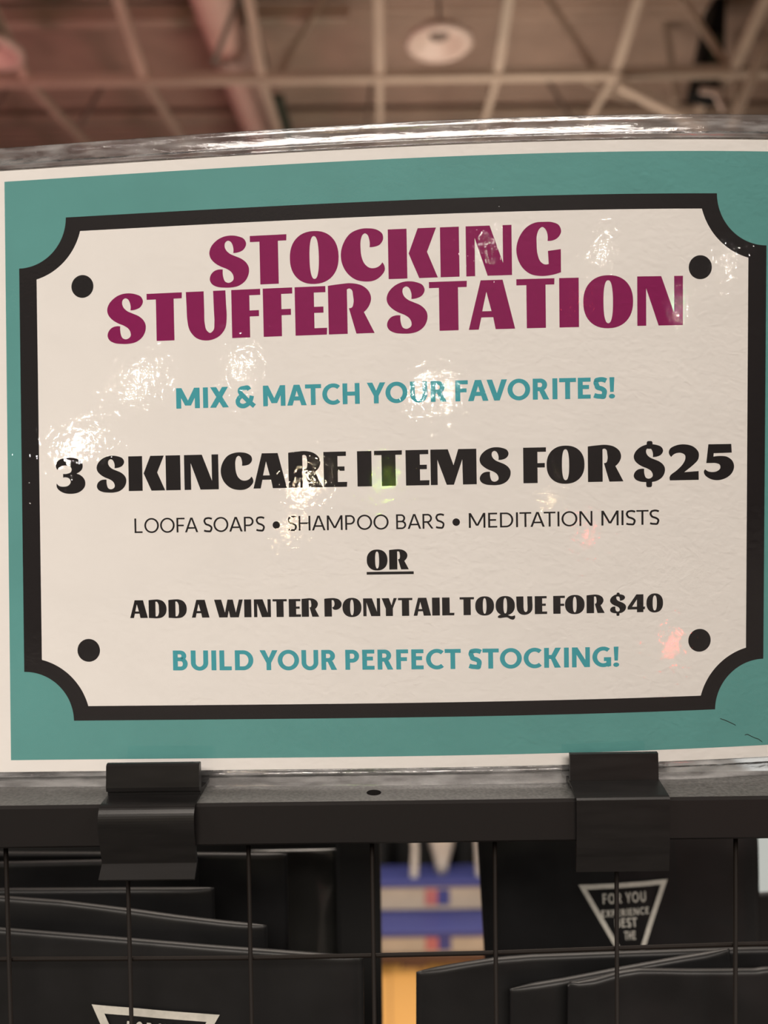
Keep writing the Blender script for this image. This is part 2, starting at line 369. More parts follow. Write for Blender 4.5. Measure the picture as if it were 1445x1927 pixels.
WY = .2775; WR = .00078
tops = [11, 239.5, 467.5, 700, 931, 1160, 1384]; xs = [on_y(px, 1600, WY).x for px in tops]
sp = (xs[-1]-xs[0])/6
xs = [xs[0]-sp*k for k in (2, 1)]+xs+[xs[-1]+sp*k for k in (1, 2)]
for x in xs:
    if not GX0 < x < GX1: continue
    mb = MB(); mb.tube([(x, WY, RB), (x, WY, .065)], WR, 10); mb.build('wire', M['wire'], gw, smooth=True)
hp_ = [(-260, 1809), (0, 1805), (235, 1804), (470, 1802.5), (700, 1798), (930, 1793), (1160, 1784.5), (1383, 1777), (1480, 1775), (1700, 1770)]
pts = [on_y(a, c, WY+2*WR) for a, c in hp_]
pts = [Vector((GX0-.0005, pts[0].y, pts[0].z))]+pts[1:-1]+[Vector((GX1+.0005, pts[-1].y, pts[-1].z))]
mb = MB(); mb.tube(pts, WR, 10); mb.build('wire', M['wire'], gw, smooth=True)
zz = sum(p.z for p in pts)/len(pts)-sp
while zz > .1:
    mb = MB(); mb.tube([(GX0, WY+2*WR, zz), (GX1, WY+2*WR, zz)], WR, 6); mb.build('wire', M['wire'], gw); zz -= sp
SHZ = CAMZ-.325
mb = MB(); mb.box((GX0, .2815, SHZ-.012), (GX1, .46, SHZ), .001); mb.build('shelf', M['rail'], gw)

# ================================================================ clips
def clip(x0a, x1a, prof, label, xs=None):
    """prof: closed outline in (y mm, z mm above the rail top); extruded from x0 to x1"""
    t = thing('sign_clip', ((x0a+x1a)/2, prof[0][0]/1000, RT_), label, 'clip', 'black plastic sign clips on the rail')
    n = len(prof); vs = []; fs = []
    ends = [x0a, x0a+.0004, x1a-.0004, x1a]
    cy = sum(p[0] for p in prof)/n; cz = sum(p[1] for p in prof)/n
    for e, x in enumerate(ends):
        for (yy, z) in prof: vs.append((x, yy/1000, RT_+z/1000))
    for e in range(3):
        for i in range(n): fs.append((e*n+i, e*n+(i+1) % n, (e+1)*n+(i+1) % n, (e+1)*n+i))
    for e in (0, 3):
        tr = tessellate_polygon([[Vector((p[0], p[1], 0)) for p in prof]])
        fs += [tuple(e*n+i for i in q) for q in tr]
    mb = MB(); mb.add(vs, fs); return t, mb
def thick(pts, th):
    """polyline to closed band of thickness th, offset to its left"""
    out = []; n = len(pts)
    for i in range(n):
        a = Vector(pts[max(i-1, 0)]); c = Vector(pts[min(i+1, n-1)]); d = (c-a).normalized(); nn = Vector((-d.y, d.x))
        out.append(tuple(Vector(pts[i])+nn*th))
    return list(pts)+out[::-1]
def smoothline(pts, k=5):
    out = []; n = len(pts)
    for i in range(n-1):
        p0, p1, p2, p3 = [Vector(pts[max(0, min(n-1, j))]) for j in (i-1, i, i+1, i+2)]
        for q in range(k):
            u = q/k; out.append(tuple(.5*((2*p1)+(-p0+p2)*u+(2*p0-5*p1+4*p2-p3)*u*u+(-p0+3*p1-3*p2+p3)*u**3)))
    out.append(tuple(pts[-1])); return out
# left clip
xa = on_y(186.5, 1530, .263).x; xb = on_y(366.5, 1530, .263).x
t, mb = clip(xa, xb, thick(smoothline([(271.5, .9), (267.5, .8), (264.0, .4), (262.3, -1.2), (261.4, -4), (261.6, -8), (262.6, -12), (263.6, -16), (264.3, -19.4)], 4)+[(264.3, -19.7), (260.7, -23.4)], 1.1), 'black plastic sign clip near the left, with a curved body and flared lower lip')
mb.build('clip_body', M['clip'], t)
g = [(270.6, 11.3), (271.2, 11.9), (272.3, 12.0), (273.2, 11.5), (273.2, 2.4), (284.8, .9), (284.8, 11), (285.8, 11), (285.8, .15), (271.8, .15), (271.6, 2.0), (270.2, 2.6), (269.9, 4)]
t2, mb2 = clip(xa, xb, g, ''); bpy.data.objects.remove(t2); mb2.build('gripper', M['clip'], t)
# right clip
xa = on_y(1084, 1502, .264).x; xb = on_y(1259.5, 1500, .264).x
t, mb = clip(xa, xb, thick([(274.2, 3.0), (264.6, 1.2), (263.7, .9), (263.4, .2), (263.4, -8), (263.6, -16), (264.3, -24.6)], .9), 'black plastic sign clip near the right, with a flat straight front plate')
mb.build('clip_body', M['clip'], t)
g = [(274.0, 12.2), (275.4, 12.4), (275.4, 3.2), (286.5, 1.4), (286.5, 11), (287.5, 11), (287.5, .15), (273.5, .6), (273.5, 3.2)]
t2, mb2 = clip(xa+.0003, xb-.0003, g, ''); bpy.data.objects.remove(t2); mb2.build('gripper', M['clip'], t)

# ================================================================ the sign
sg = thing('laminated_sign', tuple(surf(0, -115.2)), 'large laminated card reading STOCKING STUFFER STATION, teal border and notched black frame', 'sign')
PW, PT, PB = 142.6, 109.0, -108.6
FT, FB, FWd = 116.9, -115.6, 150.2
def sheet(x0, x1, top, bot, off, nx=90, ny=30):
    vs = []; fs = []
    for i in range(nx+1):
        s = x0+(x1-x0)*i/nx; a = bot(s) if callable(bot) else bot; c = top(s) if callable(top) else top
        for j in range(ny+1): vs.append(surf(s, a+(c-a)*j/ny, off))
    for i in range(nx):
        for j in range(ny): k = i*(ny+1)+j; fs.append((k, k+ny+1, k+ny+2, k+1))
    return vs, fs
def sheet_xs(xs, top, off, ny=30):     # symmetric outline top(s), bottom -top(s)
    vs = []; fs = []
    for s, h in zip(xs, top):
        for j in range(ny+1): vs.append(surf(s, -h+2*h*j/ny, off))
    for i in range(len(xs)-1):
        for j in range(ny): k = i*(ny+1)+j; fs.append((k, k+ny+1, k+ny+2, k+1))
    return vs, fs
def notched(a2, a1, b2, b1, cx, cz):     # straight edges at a2 / b2, concave arc about the corner (cx, cz)
    right = []; n = 28; t0 = math.atan2(cz-b2, cx-a1); t1 = math.atan2(cz-b1, cx-a2)
    r0 = math.hypot(cx-a1, cz-b2); r1 = math.hypot(cx-a2, cz-b1)
    for k in range(n+1):
        f = k/n; th = t0+(t1-t0)*f; r = r0+(r1-r0)*f; right.append((cx-r*math.cos(th), cz-r*math.sin(th)))
    right = [p for p in right if p[0] >= a1]
    xs = [a1*(-1+2*i/60) for i in range(61)]; hs = [b2]*61
    if right[0][0]-a1 < 1e-4: 
        if abs(right[0][1]-b2) < .01: right = right[1:]
        else: right[0] = (a1+1e-3, right[0][1])
    xs2 = [p[0] for p in right]; hs2 = [p[1] for p in right]
    return [-q for q in xs2[::-1]]+xs+xs2, hs2[::-1]+hs+hs2
vs, fs = sheet(-PW, PW, PT, PB, 0)
bv = len(vs); v2, f2 = sheet(-PW, PW, PT, PB, -.25); vs += v2; fs += [tuple(bv+i for i in q[::-1]) for q in f2]
card = link('card', mesh(vs, fs), M['paper'], sg, smooth=True)
def child(name, vs, fs, m_, **k): 
    o = link(name, mesh(vs, fs), m_, None, smooth=name.endswith('_print'), **k); o.parent = card; o.matrix_parent_inverse = Matrix.Translation(sg.location).inverted() @ Matrix.Identity(4) if False else (Matrix.Translation(sg.location) @ card.matrix_parent_inverse).inverted(); return o
v_, f_ = sheet(-137.9, 137.9, 104.75, -104.35, .035); child('border_print', v_, f_, M['teal'], label='teal printed border')
W1, W2, H1, H2, w1, w2, h1, h2, ccx, ccy = 114.82, 132.68, 72.8, 90.455, 109.51, 126.13, 68.54, 85.26, 109.0, 65.3
xs_, hs_ = notched(W2, W1, H2, H1, W2, H2); v_, f_ = sheet_xs(xs_, hs_, .07); child('frame_print', v_, f_, M['black_ink'], label='black notched frame line')
xs_, hs_ = notched(w2, w1, h2, h1, W2, H2)
v_, f_ = sheet_xs(xs_, hs_, .105); child('panel_print', v_, f_, M['paper'], label='white centre panel')
for sx in (-1, 1):
    for sz in (-1, 1):
        c = [surf(sx*ccx, sz*ccy, .14)]+[surf(sx*ccx+4.1*math.cos(a*math.pi/20), sz*ccy+4.1*math.sin(a*math.pi/20), .14) for a in range(40)]
        child('dot_print', c, [(0, 1+k, 1+(k+1) % 40) for k in range(40)], M['black_ink'])

# ---------------------------------------------------------------- display lettering, traced outlines; (x, y[,1=corner]) cap height 100
def crv(pts, k=4):
    n = len(pts); out = []
    P = [Vector(p[:2]) for p in pts]; Cn = [len(p) > 2 for p in pts]
    for i in range(n):
        j = (i+1) % n; p1, p2 = P[i], P[j]
        if Cn[i] and Cn[j]: out.append(p1); continue
        L = (p2-p1).length
        def tan(a, corner, prv, nxt, other):
            if corner: return None
            la = (P[a]-prv).length or 1e-6; lb = (nxt-P[a]).length or 1e-6
            return ((P[a]-prv)/la*lb+(nxt-P[a])/lb*la)/(la+lb)
        t1 = tan(i, Cn[i], P[i-1], P[j], 0); t2 = tan(j, Cn[j], P[i], P[(j+1) % n], 0)
        if t1 is None: t1 = (2*(p2-p1)/L-t2) ; t1 = t1.normalized() if t1.length > 0 else t1
        if t2 is None: t2 = (2*(p2-p1)/L-t1); t2 = t2.normalized() if t2.length > 0 else t2
        for q in range(k):
            u = q/k; h00 = 2*u**3-3*u*u+1; h10 = u**3-2*u*u+u; h01 = -2*u**3+3*u*u; h11 = u**3-u*u
            out.append(p1*h00+t1*L*h10+p2*h01+t2*L*h11)
    return out
def C(*p): return [tuple(q)+(1,) for q in p]
def sup(cx, cy, rx, ry, e=2.3, n=48):
    o = []
    for i in range(n):
        a = 2*math.pi*i/n; c, s = math.cos(a), math.sin(a)
        o.append(Vector((cx+rx*math.copysign(abs(c)**(2/e), c), cy+ry*math.copysign(abs(s)**(2/e), s))))
    return o
S_ = [(50.5,67,1),(61.5,68),(72,73),(77.7,84.5),(73.5,94.5),(61.5,100.5),(47.7,103),(30,101),(14,92.5),(3.5,80),(.5,69),(3,58.5),(12,48),(24.6,40),(37,34.5),(46,27.5),(50,19),(49.5,12),(44.6,7.5),(39,6.2),(32.5,9),(29,17),(27.7,25.5),(28,34,1),(20,34.5),(9,31),(2,22.5),(.5,13.5),(4.6,5.2),(15,-.8),(31,-3.3),(46,-3.5),(61.5,-.3),(75.4,10),(82,24),(82,36.5),(77,46),(67.7,54),(54,60.5),(43,66),(35.4,74),(32.8,82.6),(34.6,89.5),(40,92.8),(45.4,90.4),(49.5,83)]
C_ = [(60.5,66,1),(70.5,66.5),(82,70.5),(89,81),(87.4,92),(77.4,100),(59.7,104),(39.7,103),(21,95.5),(6.6,77.5),(0,54.5),(2.8,33.5),(13.5,14.5),(30.5,1.5),(50.5,-3),(69,-1.5),(84.3,8),(91.7,20),(90.5,28),(86.6,34.5,1),(79.7,27),(70.5,23.5),(59.7,24.5),(49.7,32.5),(43.5,47),(41.7,64),(42.8,82.5),(46.6,91.5),(51.2,94.3),(56.6,91),(59.7,83.5)]
G_ = [(65.4,66,1),(75.4,66.5),(87.7,72.5),(94,84.5),(89,97),(75.4,103),(58.5,104),(40,103),(21.5,94),(7,76),(0,51),(3.8,29.5),(13.8,12.5),(29,1),(49,-3.5),(70.8,-2.5),(93,3,1),(93,49,1),(66,46,1),(67.4,20,1),(58.5,19.5),(50,25.5),(44.6,39),(42.6,60),(43.8,80),(48.5,90),(54.6,94),(60.8,90),(64.6,82)]
DISP = {
 'S': ([[crv(S_)]], 82.5), 'C': ([[crv(C_)]], 92), 'G': ([[crv(G_)]], 94.6),
 'T': ([[crv(C((0,100),(76.5,100),(76,87.5),(58.5,87.5),(58.5,0),(20,0),(20,87.5),(0,87.5)))]], 76.5),
 'O': ([[sup(51,50,51,53.7,2.25), sup(51,50,9.7,43.5,2.4)[::-1]]], 102),
 'K': ([[crv(C((0,0),(0,100),(39,100),(39,0)))], [crv(C((62,100),(100,100),(80.5,52),(102,0),(63.5,0),(42.5,50)))]], 102),
 'I': ([[crv(C((0,0),(0,100),(39.5,100),(39.5,0)))]], 39.5),
 'N': ([[crv(C((0,0),(0,100),(50,100),(77,25),(77,100),(95.5,100),(95.5,0),(44.5,0),(18.5,76),(18.5,0)))]], 95.5),
 'U': ([[crv([(0,100,1),(38.5,100,1),(38.9,60),(39.5,32),(43,18.5),(50.5,12.5),(58,18.5),(60,32),(59.6,60),(58.7,100,1),(85,100,1),(86,70),(86.5,42),(83.5,22),(71,6),(47,-3),(20.5,3),(6.5,20),(2,42),(1,70)])]], 86.6),
 'F': ([[crv(C((0,0),(0,100),(61,100),(61,87.5),(38,87.5),(38,56),(57.5,56),(57.5,43.5),(38,43.5),(38,0)))]], 61),
 'E': ([[crv(C((0,0),(0,100),(61,100),(61,87.5),(38,87.5),(38,58),(56.5,58),(56.5,45.5),(38,45.5),(38,14),(63,14),(62.3,0)))]], 63),
 'R': ([[crv([(0,0,1),(0,100,1),(23.5,102.5),(50,103.5),(71,98),(85.5,85),(89.5,71),(85.5,57),(74,43.5,1),(95.5,0,1),(57.5,0,1),(43,52.5,1),(49.5,54),(52.5,62),(52,79),(49.5,90),(44.5,93),(39.5,91,1),(39.5,0,1)])]], 95.5),
 'A': ([[crv(C((0,0),(25.5,100),(70.5,100),(95,0),(55,0),(50.5,24.5),(26,24.5),(20.5,0))), crv(C((37,76.5),(47,37),(28,37)))]], 95),
 '3': ([[crv([(4.6,65,1),(0,78),(7,92),(22,98.5),(39.5,100),(61,96),(75,83.5),(75.5,68.5),(58.6,53.5,1),(72,47),(82,33),(82,17),(69.5,2),(42,-5),(17.7,0),(2.7,14),(2,26.5,1),(8,19.5),(23,16.3),(35.4,19.6),(41.7,29),(38,39),(30,43),(20.5,42.5,1),(20.5,53.5,1),(31.3,53.5),(42.2,58),(45,66),(41,74),(30,77.4),(15,75.5)])]], 82.5),
 '2': ([[crv([(7.6,66,1),(1,77),(3.5,88.5),(18.4,97.7),(43.7,101),(69,93),(81.6,77),(80.5,58.6),(66.7,42.5),(53,31),(42.5,22.5,1),(81.6,25,1),(82,0,1),(4,0,1),(2.8,9),(23,28.7),(39,46),(45.5,61),(44.8,70),(34.5,77),(20.7,76.3),(12.6,72)])]], 82),
 '5': ([[crv([(11.5,100,1),(73.5,100,1),(75,75.5,1),(26,74.5,1),(25.3,65,1),(41.4,66.5),(62,64),(77,52),(81.6,36),(76,18),(60,4),(34.5,-2),(13.8,3.7),(1,16),(0,25.5),(3.5,29.5,1),(9.2,24.5),(20.7,21.5),(34.5,23.3),(43.7,31.4),(42.5,41.7),(32,46.5),(18.4,47),(6,47,1)])]], 81.6),
 '$': ([[crv([(p[0]*1.03, p[1])+tuple(p[2:]) for p in S_])], [sup(43.5,101,8,11,4)], [sup(42,-6,8,12,4)]], 85.5),
 'M': ([[crv(C((0,0),(0,100),(49.5,100),(65,55),(79,100),(130,100),(130,0),(91,0),(90,71),(65.5,0),(45,0),(19.5,71),(19.5,0)))]], 130),
 'W': ([[crv(C((0,100),(40,100),(60,27),(75,100),(105,100),(121,27),(139,100),(161,100),(137,0),(89,0),(81,38),(74,0),(27,0)))]], 161),
 'D': ([[crv([(0,100,1),(30,103),(55,103),(81,93),(96,70),(99,47),(93,22),(74,3),(45,-2.5),(22,-1.5),(0,0,1)]), crv([(38,91,1),(45,91),(53,80),(56.5,52),(54,20),(47,9),(38,9,1)])]], 99),
 'P': ([[crv([(0,100,1),(30,103),(55,103),(80,95),(94,76),(91,55),(76,41),(57,37.5),(46,43),(42.5,53,1),(49,54),(54,62),(54.5,80),(49,91),(40.5,92,1),(40.5,0,1),(0,0,1)])]], 94.5),
 'Y': ([[crv(C((0,100),(40,100),(54,60),(66,100),(84,100),(61,42),(61,0),(22,0),(22,42)))]], 84),
 'L': ([[crv(C((0,0),(0,100),(41,100),(41,14),(66,14),(65,0)))]], 66),
 'Q': ([[sup(51,50,51,53.7,2.25), sup(51,50,9.7,43.5,2.4)[::-1]], [crv([(14,-6,1),(30,1),(60,-1),(85,-9),(101,-4,1),(103,-16),(95,-28),(78,-26),(62,-16),(40,-17),(22,-19),(11,-15)])]], 102),
 '4': ([[crv(C((50,0),(50,16),(0,16),(0,30),(47,100),(85,100),(85,31),(94,31),(92,16),(85,16),(85,0))), crv(C((50,31),(50,72),(24,31)))]], 94),
 '0': ([[sup(44,50,44,53.5,2.25), sup(44,50,11,42,2.4)[::-1]]], 88),
}
# ---------------------------------------------------------------- humanist sans, built from strokes
def box_(x0, y0, x1, y1): return [[Vector((x0,y0)), Vector((x1,y0)), Vector((x1,y1)), Vector((x0,y1))]]
def par(x0, y0, x1, y1, w0, w1=None):
    w1 = w0 if w1 is None else w1
    return [[Vector((x0,y0)), Vector((x0+w0,y0)), Vector((x1+w1,y1)), Vector((x1,y1))]]
def band(cx, cy, rx, ry, w, h, a0, a1, n=28):
    o = []; i_ = []
    for k in range(n+1):
        a = math.radians(a0+(a1-a0)*k/n); o.append(Vector((cx+rx*math.cos(a), cy+ry*math.sin(a)))); i_.append(Vector((cx+(rx-w)*math.cos(a), cy+(ry-h)*math.sin(a))))
    return [o+i_[::-1]]
def stroke(pts, w, k=6):
    p = [Vector(q) for q in smoothline([Vector(q) for q in pts], k)]; L = []; R = []
    for i, q in enumerate(p):
        d = (p[min(i+1, len(p)-1)]-p[max(i-1, 0)]).normalized(); nn = Vector((-d.y, d.x))*w/2; L.append(q+nn); R.append(q-nn)
    return [[[L[i], L[i+1], R[i+1], R[i]]] for i in range(len(L)-1)]
def sans(c, w):
    h = w*.86
    if c == 'A':
        Wd = 92; m = Wd/2; r = w*1.12; sh = [par(0,0,m-w*.62,100,r,w*1.0), par(Wd-r,0,m-w*.38,100,r,w*1.0)]; y0 = 24; f = y0/100*(m-w*.5)
        return sh+[box_(f+r*.6, y0, Wd-f-r*.6, y0+h)], Wd
    if c == 'B': return [box_(0,0,w,100), box_(w*.8,100-h,36,100), box_(w*.8,46,38,46+h), box_(w*.8,0,38,h), band(34,73,28,27,w,h,-90,90), band(37,(46+h)/2,31,(46+h)/2,w,h,-90,90)], 68
    if c in 'CG':
        Wd = 84 if c == 'C' else 88; rr = 51.5
        sh = [band(51.5,50,51.5,51.5,w,h,48,312)]
        if c == 'C': return [[ [Vector((min(v.x,84),v.y)) for v in sh[0][0]] ]], 84
        sh = [band(51.5,50,51.5,51.5,w,h,52,300)]
        return [[ [Vector((min(v.x,88),v.y)) for v in sh[0][0]] ], box_(88-w,3,88,48), box_(54,48-h,88,48), [[Vector((88,4)),Vector((88,24)),Vector((70,14)),Vector((72,-1))]]], 88
    if c == 'D': return [box_(0,0,w,100), box_(w*.8,100-h,40,100), box_(w*.8,0,40,h), band(38,50,47,50,w,h,-90,90)], 85
    if c == 'E': return [box_(0,0,w,100), box_(0,100-h,58,100), box_(0,46,51,46+h), box_(0,0,58,h)], 58
    if c == 'F': return [box_(0,0,w,100), box_(0,100-h,57,100), box_(0,42,51,42+h)], 57
    if c == 'H': return [box_(0,0,w,100), box_(80-w,0,80,100), box_(0,50-h/2,80,50+h/2)], 80
    if c == 'I': return [box_(0,0,w,100)], w
    if c == 'K': return [box_(0,0,w,100), par(w+4-2,44,52,100,w*1.1,w*1.2), par(78-w*1.3,0,w+6,52,w*1.3,w*1.0), box_(w*.5,45,w*1.6+3,45+h)], 78
    if c == 'L': return [box_(0,0,w,100), box_(0,0,56,h)], 56
    if c == 'M':
        Wd = 106; m = Wd/2
        return [box_(0,0,w,100), box_(Wd-w,0,Wd,100), par(m-w*.6,14,0,100,w*1.1,w*1.1), par(m-w*.5,14,Wd-w*1.1,100,w*1.1,w*1.1)], Wd
    if c == 'N': return [box_(0,0,w*.95,100), box_(84-w*.95,0,84,100), par(84-w*1.15,0,0,100,w*1.15,w*1.15)], 84
    if c == 'O': return [[band(51,50,51,51.5,w,h,0,360,56)[0][:57][:-1], band(51,50,51-w,51.5-h,0,0,0,360,56)[0][:57][:-1][::-1]]], 102
    if c == 'P': return [box_(0,0,w,100), box_(w*.8,100-h,34,100), box_(w*.8,36,34,36+h), band(34,68,32,32,w,h,-90,90)], 66
    if c == 'R': return [box_(0,0,w,100), box_(w*.8,100-h,34,100), box_(w*.8,40,34,40+h), band(34,70,31,30,w,h,-90,90), par(74-w*1.2,0,28,44,w*1.2,w*1.1)], 74
    if c == 'S':
        q = w/2; return stroke([(59,95-q),(47,100-q),(33,101.5-q),(16,97-q*.9),(4+q,84),(1+q,74),(6+q,61),(20,52.5),(38,46),(54-q*.4,37),(62-q,27),(58-q*.9,13+q*.1),(46,0+q*.72),(30,-1.5+q),(17,-.3+q),(4,4+q)], w), 61
    if c == 'T': return [box_(0,100-h,76,100), box_(38-w/2,0,38+w/2,100)], 76
    if c == 'U': return [box_(0,38,w,100), box_(80-w,38,80,100), band(40,38.5,40,40,w,h,180,360)], 80
    if c == 'V': return [par(46-w*.55,0,0,100,w*1.05,w*1.12), par(46-w*.5,0,92-w*1.12,100,w*1.05,w*1.12)], 92
    if c == 'X': return [par(0,0,82-w*1.2,100,w*1.2), par(84-w*1.2,0,2,100,w*1.2)], 84
    if c == 'Y': return [par(43-w*.5,36,0,100,w,w*1.15), par(43-w*.5,36,86-w*1.15,100,w,w*1.15), box_(43-w/2,0,43+w/2,46)], 86
    if c == '&':
        return stroke([(66,82),(58,93),(42,98-w*.3),(27,93-w*.2),(20,80),(24,67),(38,51),(60,28),(90,2)], w*.98)+stroke([(36,57),(18,46),(9,30),(12,14),(26,5),(42,5),(60,15),(72,32),(78,53)], w*.98), 92
    if c == '!': return [[[Vector((1,100)),Vector((w+1,100)),Vector((w*.86+1,30)),Vector((w*.14+1,30))]], [sup(w/2+1,9.5,w*.62,11,2,24)]], w+2
    return [], 0
def sb(c, w): return 10-w*.15 if c in 'BDEFHIKLMNPRU!' else (3.5 if c in 'OCGSQ&' else 0.)
def word_sans(txt, w, track=0):
    """shapes laid out, returns (shapes, total width)"""
    x = 0; out = []; prev = None
    K = {'AT':-8,'TA':-8,'FA':-8,'AV':-9,'VO':-3,'LD':0,'YO':-5,'AR':0,'PO':0,'TI':3,'PS':1}
    for c in txt:
        sh, wd = sans(c, w)
        if prev is not None: x += sb(prev, w)*1.0+sb(c, w)+1.5+K.get(prev+c, 0)+track
        out += [[[Vector((v.x+x, v.y)) for v in l] for l in s] for s in sh]; x += wd; prev = c
    return out, x
def emit(shapes, place, vs, fs):
    for sh in shapes:
        loops = [[Vector((v[0], v[1], 0)) for v in l] for l in sh]
        tr = tessellate_polygon(loops); flat = [v for l in loops for v in l]; b0 = len(vs)
        vs += [place(v.x, v.y) for v in flat]; 
        for q in tr:
            a_, b_, c_ = (flat[i] for i in q)
            ar = (b_.x-a_.x)*(c_.y-a_.y)-(b_.y-a_.y)*(c_.x-a_.x)
            if abs(ar) > 1e-9: fs.append(tuple(b0+i for i in (q if ar > 0 else q[::-1])))
def tline(pts): return sum(inv(*p)[1] for p in pts)/len(pts)
def tfit(pts):
    q = [inv(*p) for p in pts]; n = len(q); ms = sum(a for a, _ in q)/n; mt = sum(b_ for _, b_ in q)/n
    k = sum((a-ms)*(b_-mt) for a, b_ in q)/sum((a-ms)**2 for a, _ in q); return lambda s: mt+k*(s-ms)
def display_line(name, letters, base, capmm, m_, label=None, extra=None):
    bl = tfit(base); vs = []; fs = []; ym0 = base[0][1]
    for ch, xa, xb in letters:
        xm = (xa+xb)/2
        yb = min(base, key=lambda p: abs(p[0]-xm))[1]
        sa, sb_ = inv(xa, yb-capmm*2.6)[0], inv(xb, yb-capmm*2.6)[0]
        sh, wd = DISP[ch]; k = (sb_-sa)/wd; t0 = bl((sa+sb_)/2)
        emit(sh, lambda x, y: surf(sa+x*k, t0+y*capmm/100+ (bl(sa+x*k)-t0), .15), vs, fs)
    if extra:
        for (x0, y0, x1, y1, h_) in extra:
            a = inv(x0, y0); c = inv(x1, y1); b0 = len(vs)
            vs += [surf(a[0], a[1], .15), surf(c[0], c[1], .15), surf(c[0], c[1]-h_, .15), surf(a[0], a[1]-h_, .15)]; fs.append((b0, b0+1, b0+2, b0+3))
    child(name, vs, fs, m_, label=label)
def sans_line(name, words, base, capmm, wgt, m_, label=None, dots=()):
    bl = tfit(base); vs = []; fs = []
    for wtxt, xa, xb in words:
        xm = (xa+xb)/2; yb = min(base, key=lambda p: abs(p[0]-xm))[1]-capmm*2.6
        sa, sb_ = inv(xa, yb)[0], inv(xb, yb)[0]; sh, wd = word_sans(wtxt, wgt); k = (sb_-sa)/wd
        emit(sh, lambda x, y: surf(sa+x*k, bl(sa+x*k)+y*capmm/100, .15), vs, fs)
    for px, py, r in dots:
        s, t = inv(px, py); b0 = len(vs); vs += [surf(s+r*math.cos(a*math.pi/12), t+r*math.sin(a*math.pi/12), .15) for a in range(24)]; fs.append(tuple(b0+i for i in range(24)))
    child(name, vs, fs, m_, label=label)
MMPX = 280/1500.*1.0
display_line('lettering', [('S',393.8,468.2),('T',471,540),('O',545.5,637.3),('C',641.3,724),('K',730.4,823),('I',828.4,864),('N',876.6,962.8),('G',971.3,1056.5)],
    [(508,534.3),(748,525.6),(963,517.3)], 17.1, M['magenta'], 'magenta headline STOCKING')
display_line('lettering', [('S',201.7,274),('T',276.7,343.3),('U',350.7,426.6),('F',436,490.5),('F',495.3,550.8),('E',555.3,615),('R',617.9,704.2),('S',727.2,804),('T',807.7,879),('A',881.4,968.7),('T',971.8,1043.5),('I',1052.2,1089),('O',1097.2,1191),('N',1198.8,1284.7)],
    [(312.3,639.8),(586.7,632.2),(844.5,623.3),(1070.6,615.3),(1242,612)], 16.9, M['magenta'], 'magenta headline STUFFER STATION')
sans_line('lettering', [('MIX',331.6,430.4),('&',444,479.3),('MATCH',495,676.7),('YOUR',690.3,840.4),('FAVORITES!',856.4,1156.2)],
    [(331,767.8),(495,765.3),(670,761.4),(857,756),(1110,749)], 7.25, 22.5, M['teal_text'], 'teal line MIX & MATCH YOUR FAVORITES!')
display_line('lettering', [('3',105.3,160.2),('S',181.8,237.5),('K',242,310.4),('I',312.2,339.7),('N',346.9,411.3),('C',415.4,476.6),('A',476.3,539.4),('R',542.8,607.2),('E',609,652.9),('I',672.2,699.4),('T',704.3,756.8),('E',763.4,807.7),('M',810.1,896.5),('S',902,960.5),('F',984.4,1027.4),('O',1028.2,1099.6),('R',1105.9,1172.7),('$',1191.8,1251.2),('2',1257.5,1314.5),('5',1324.4,1380.9)],
    [(255.5,923.2),(630,916.8),(731.5,914.8),(883.6,911.9),(998,909.5),(1119.9,906.8),(1287.8,902.8)], 12.4, M['black_ink'], 'black line 3 SKINCARE ITEMS FOR $25')
sans_line('lettering', [('LOOFA',253.3,372.9),('SOAPS',382.8,498),('SHAMPOO',541.3,731.2),('BARS',745.3,835.9),('MEDITATION',882,1114.5),('MISTS',1131.3,1240)],
    [(255,1003),(490,1000),(565,998.5),(745,995.4),(885,993.2),(1112,989.4),(1150,989)], 5.2, 12.6, M['black_ink'], 'thin black line LOOFA SOAPS, SHAMPOO BARS, MEDITATION MISTS', dots=((519.9,988,1.32),(858.2,982.5,1.32)))
display_line('lettering', [('O',690,729.1),('R',732.2,769)], [(700,1072.3),(760,1071.4)], 6.9, M['black_ink'], 'underlined black word OR', extra=[(689.8,1076.2,778.4,1075.0,.98)])
display_line('lettering', [('A',244.9,278.2),('D',280,313.6),('D',317.2,351.6),('A',360.9,394.2),('W',403.2,457.2),('I',459.5,473),('N',477.9,509.7),('T',513.1,540),('E',543.4,566.3),('R',567.6,600.4),('P',610.4,643),('O',644.4,680.1),('N',683.3,715.3),('Y',718.2,746.9),('T',749,776.1),('A',777.9,810.8),('I',812.9,827.4),('L',831.8,854.7),('T',864.8,892),('O',894,929.5),('Q',932.3,968.6),('U',971.2,1001.8),('E',1006,1029.3),('F',1040.7,1062.8),('O',1062.8,1099.7),('R',1103.4,1137.5),('$',1147.4,1177.8),('4',1180.6,1213.5),('0',1216,1247.3)],
    [(289,1163.9),(526.8,1160),(842,1157.3),(878,1156.8),(1203,1153)], 6.35, M['black_ink'], 'black line ADD A WINTER PONYTAIL TOQUE FOR $40')
sans_line('lettering', [('BUILD',325.6,476.9),('YOUR',488.8,634),('PERFECT',649.7,867),('STOCKING!',881,1164)],
    [(330,1262.4),(560,1260),(720,1258.8),(1150,1255)], 7.1, 22.5, M['teal_text'], 'teal line BUILD YOUR PERFECT STOCKING!')
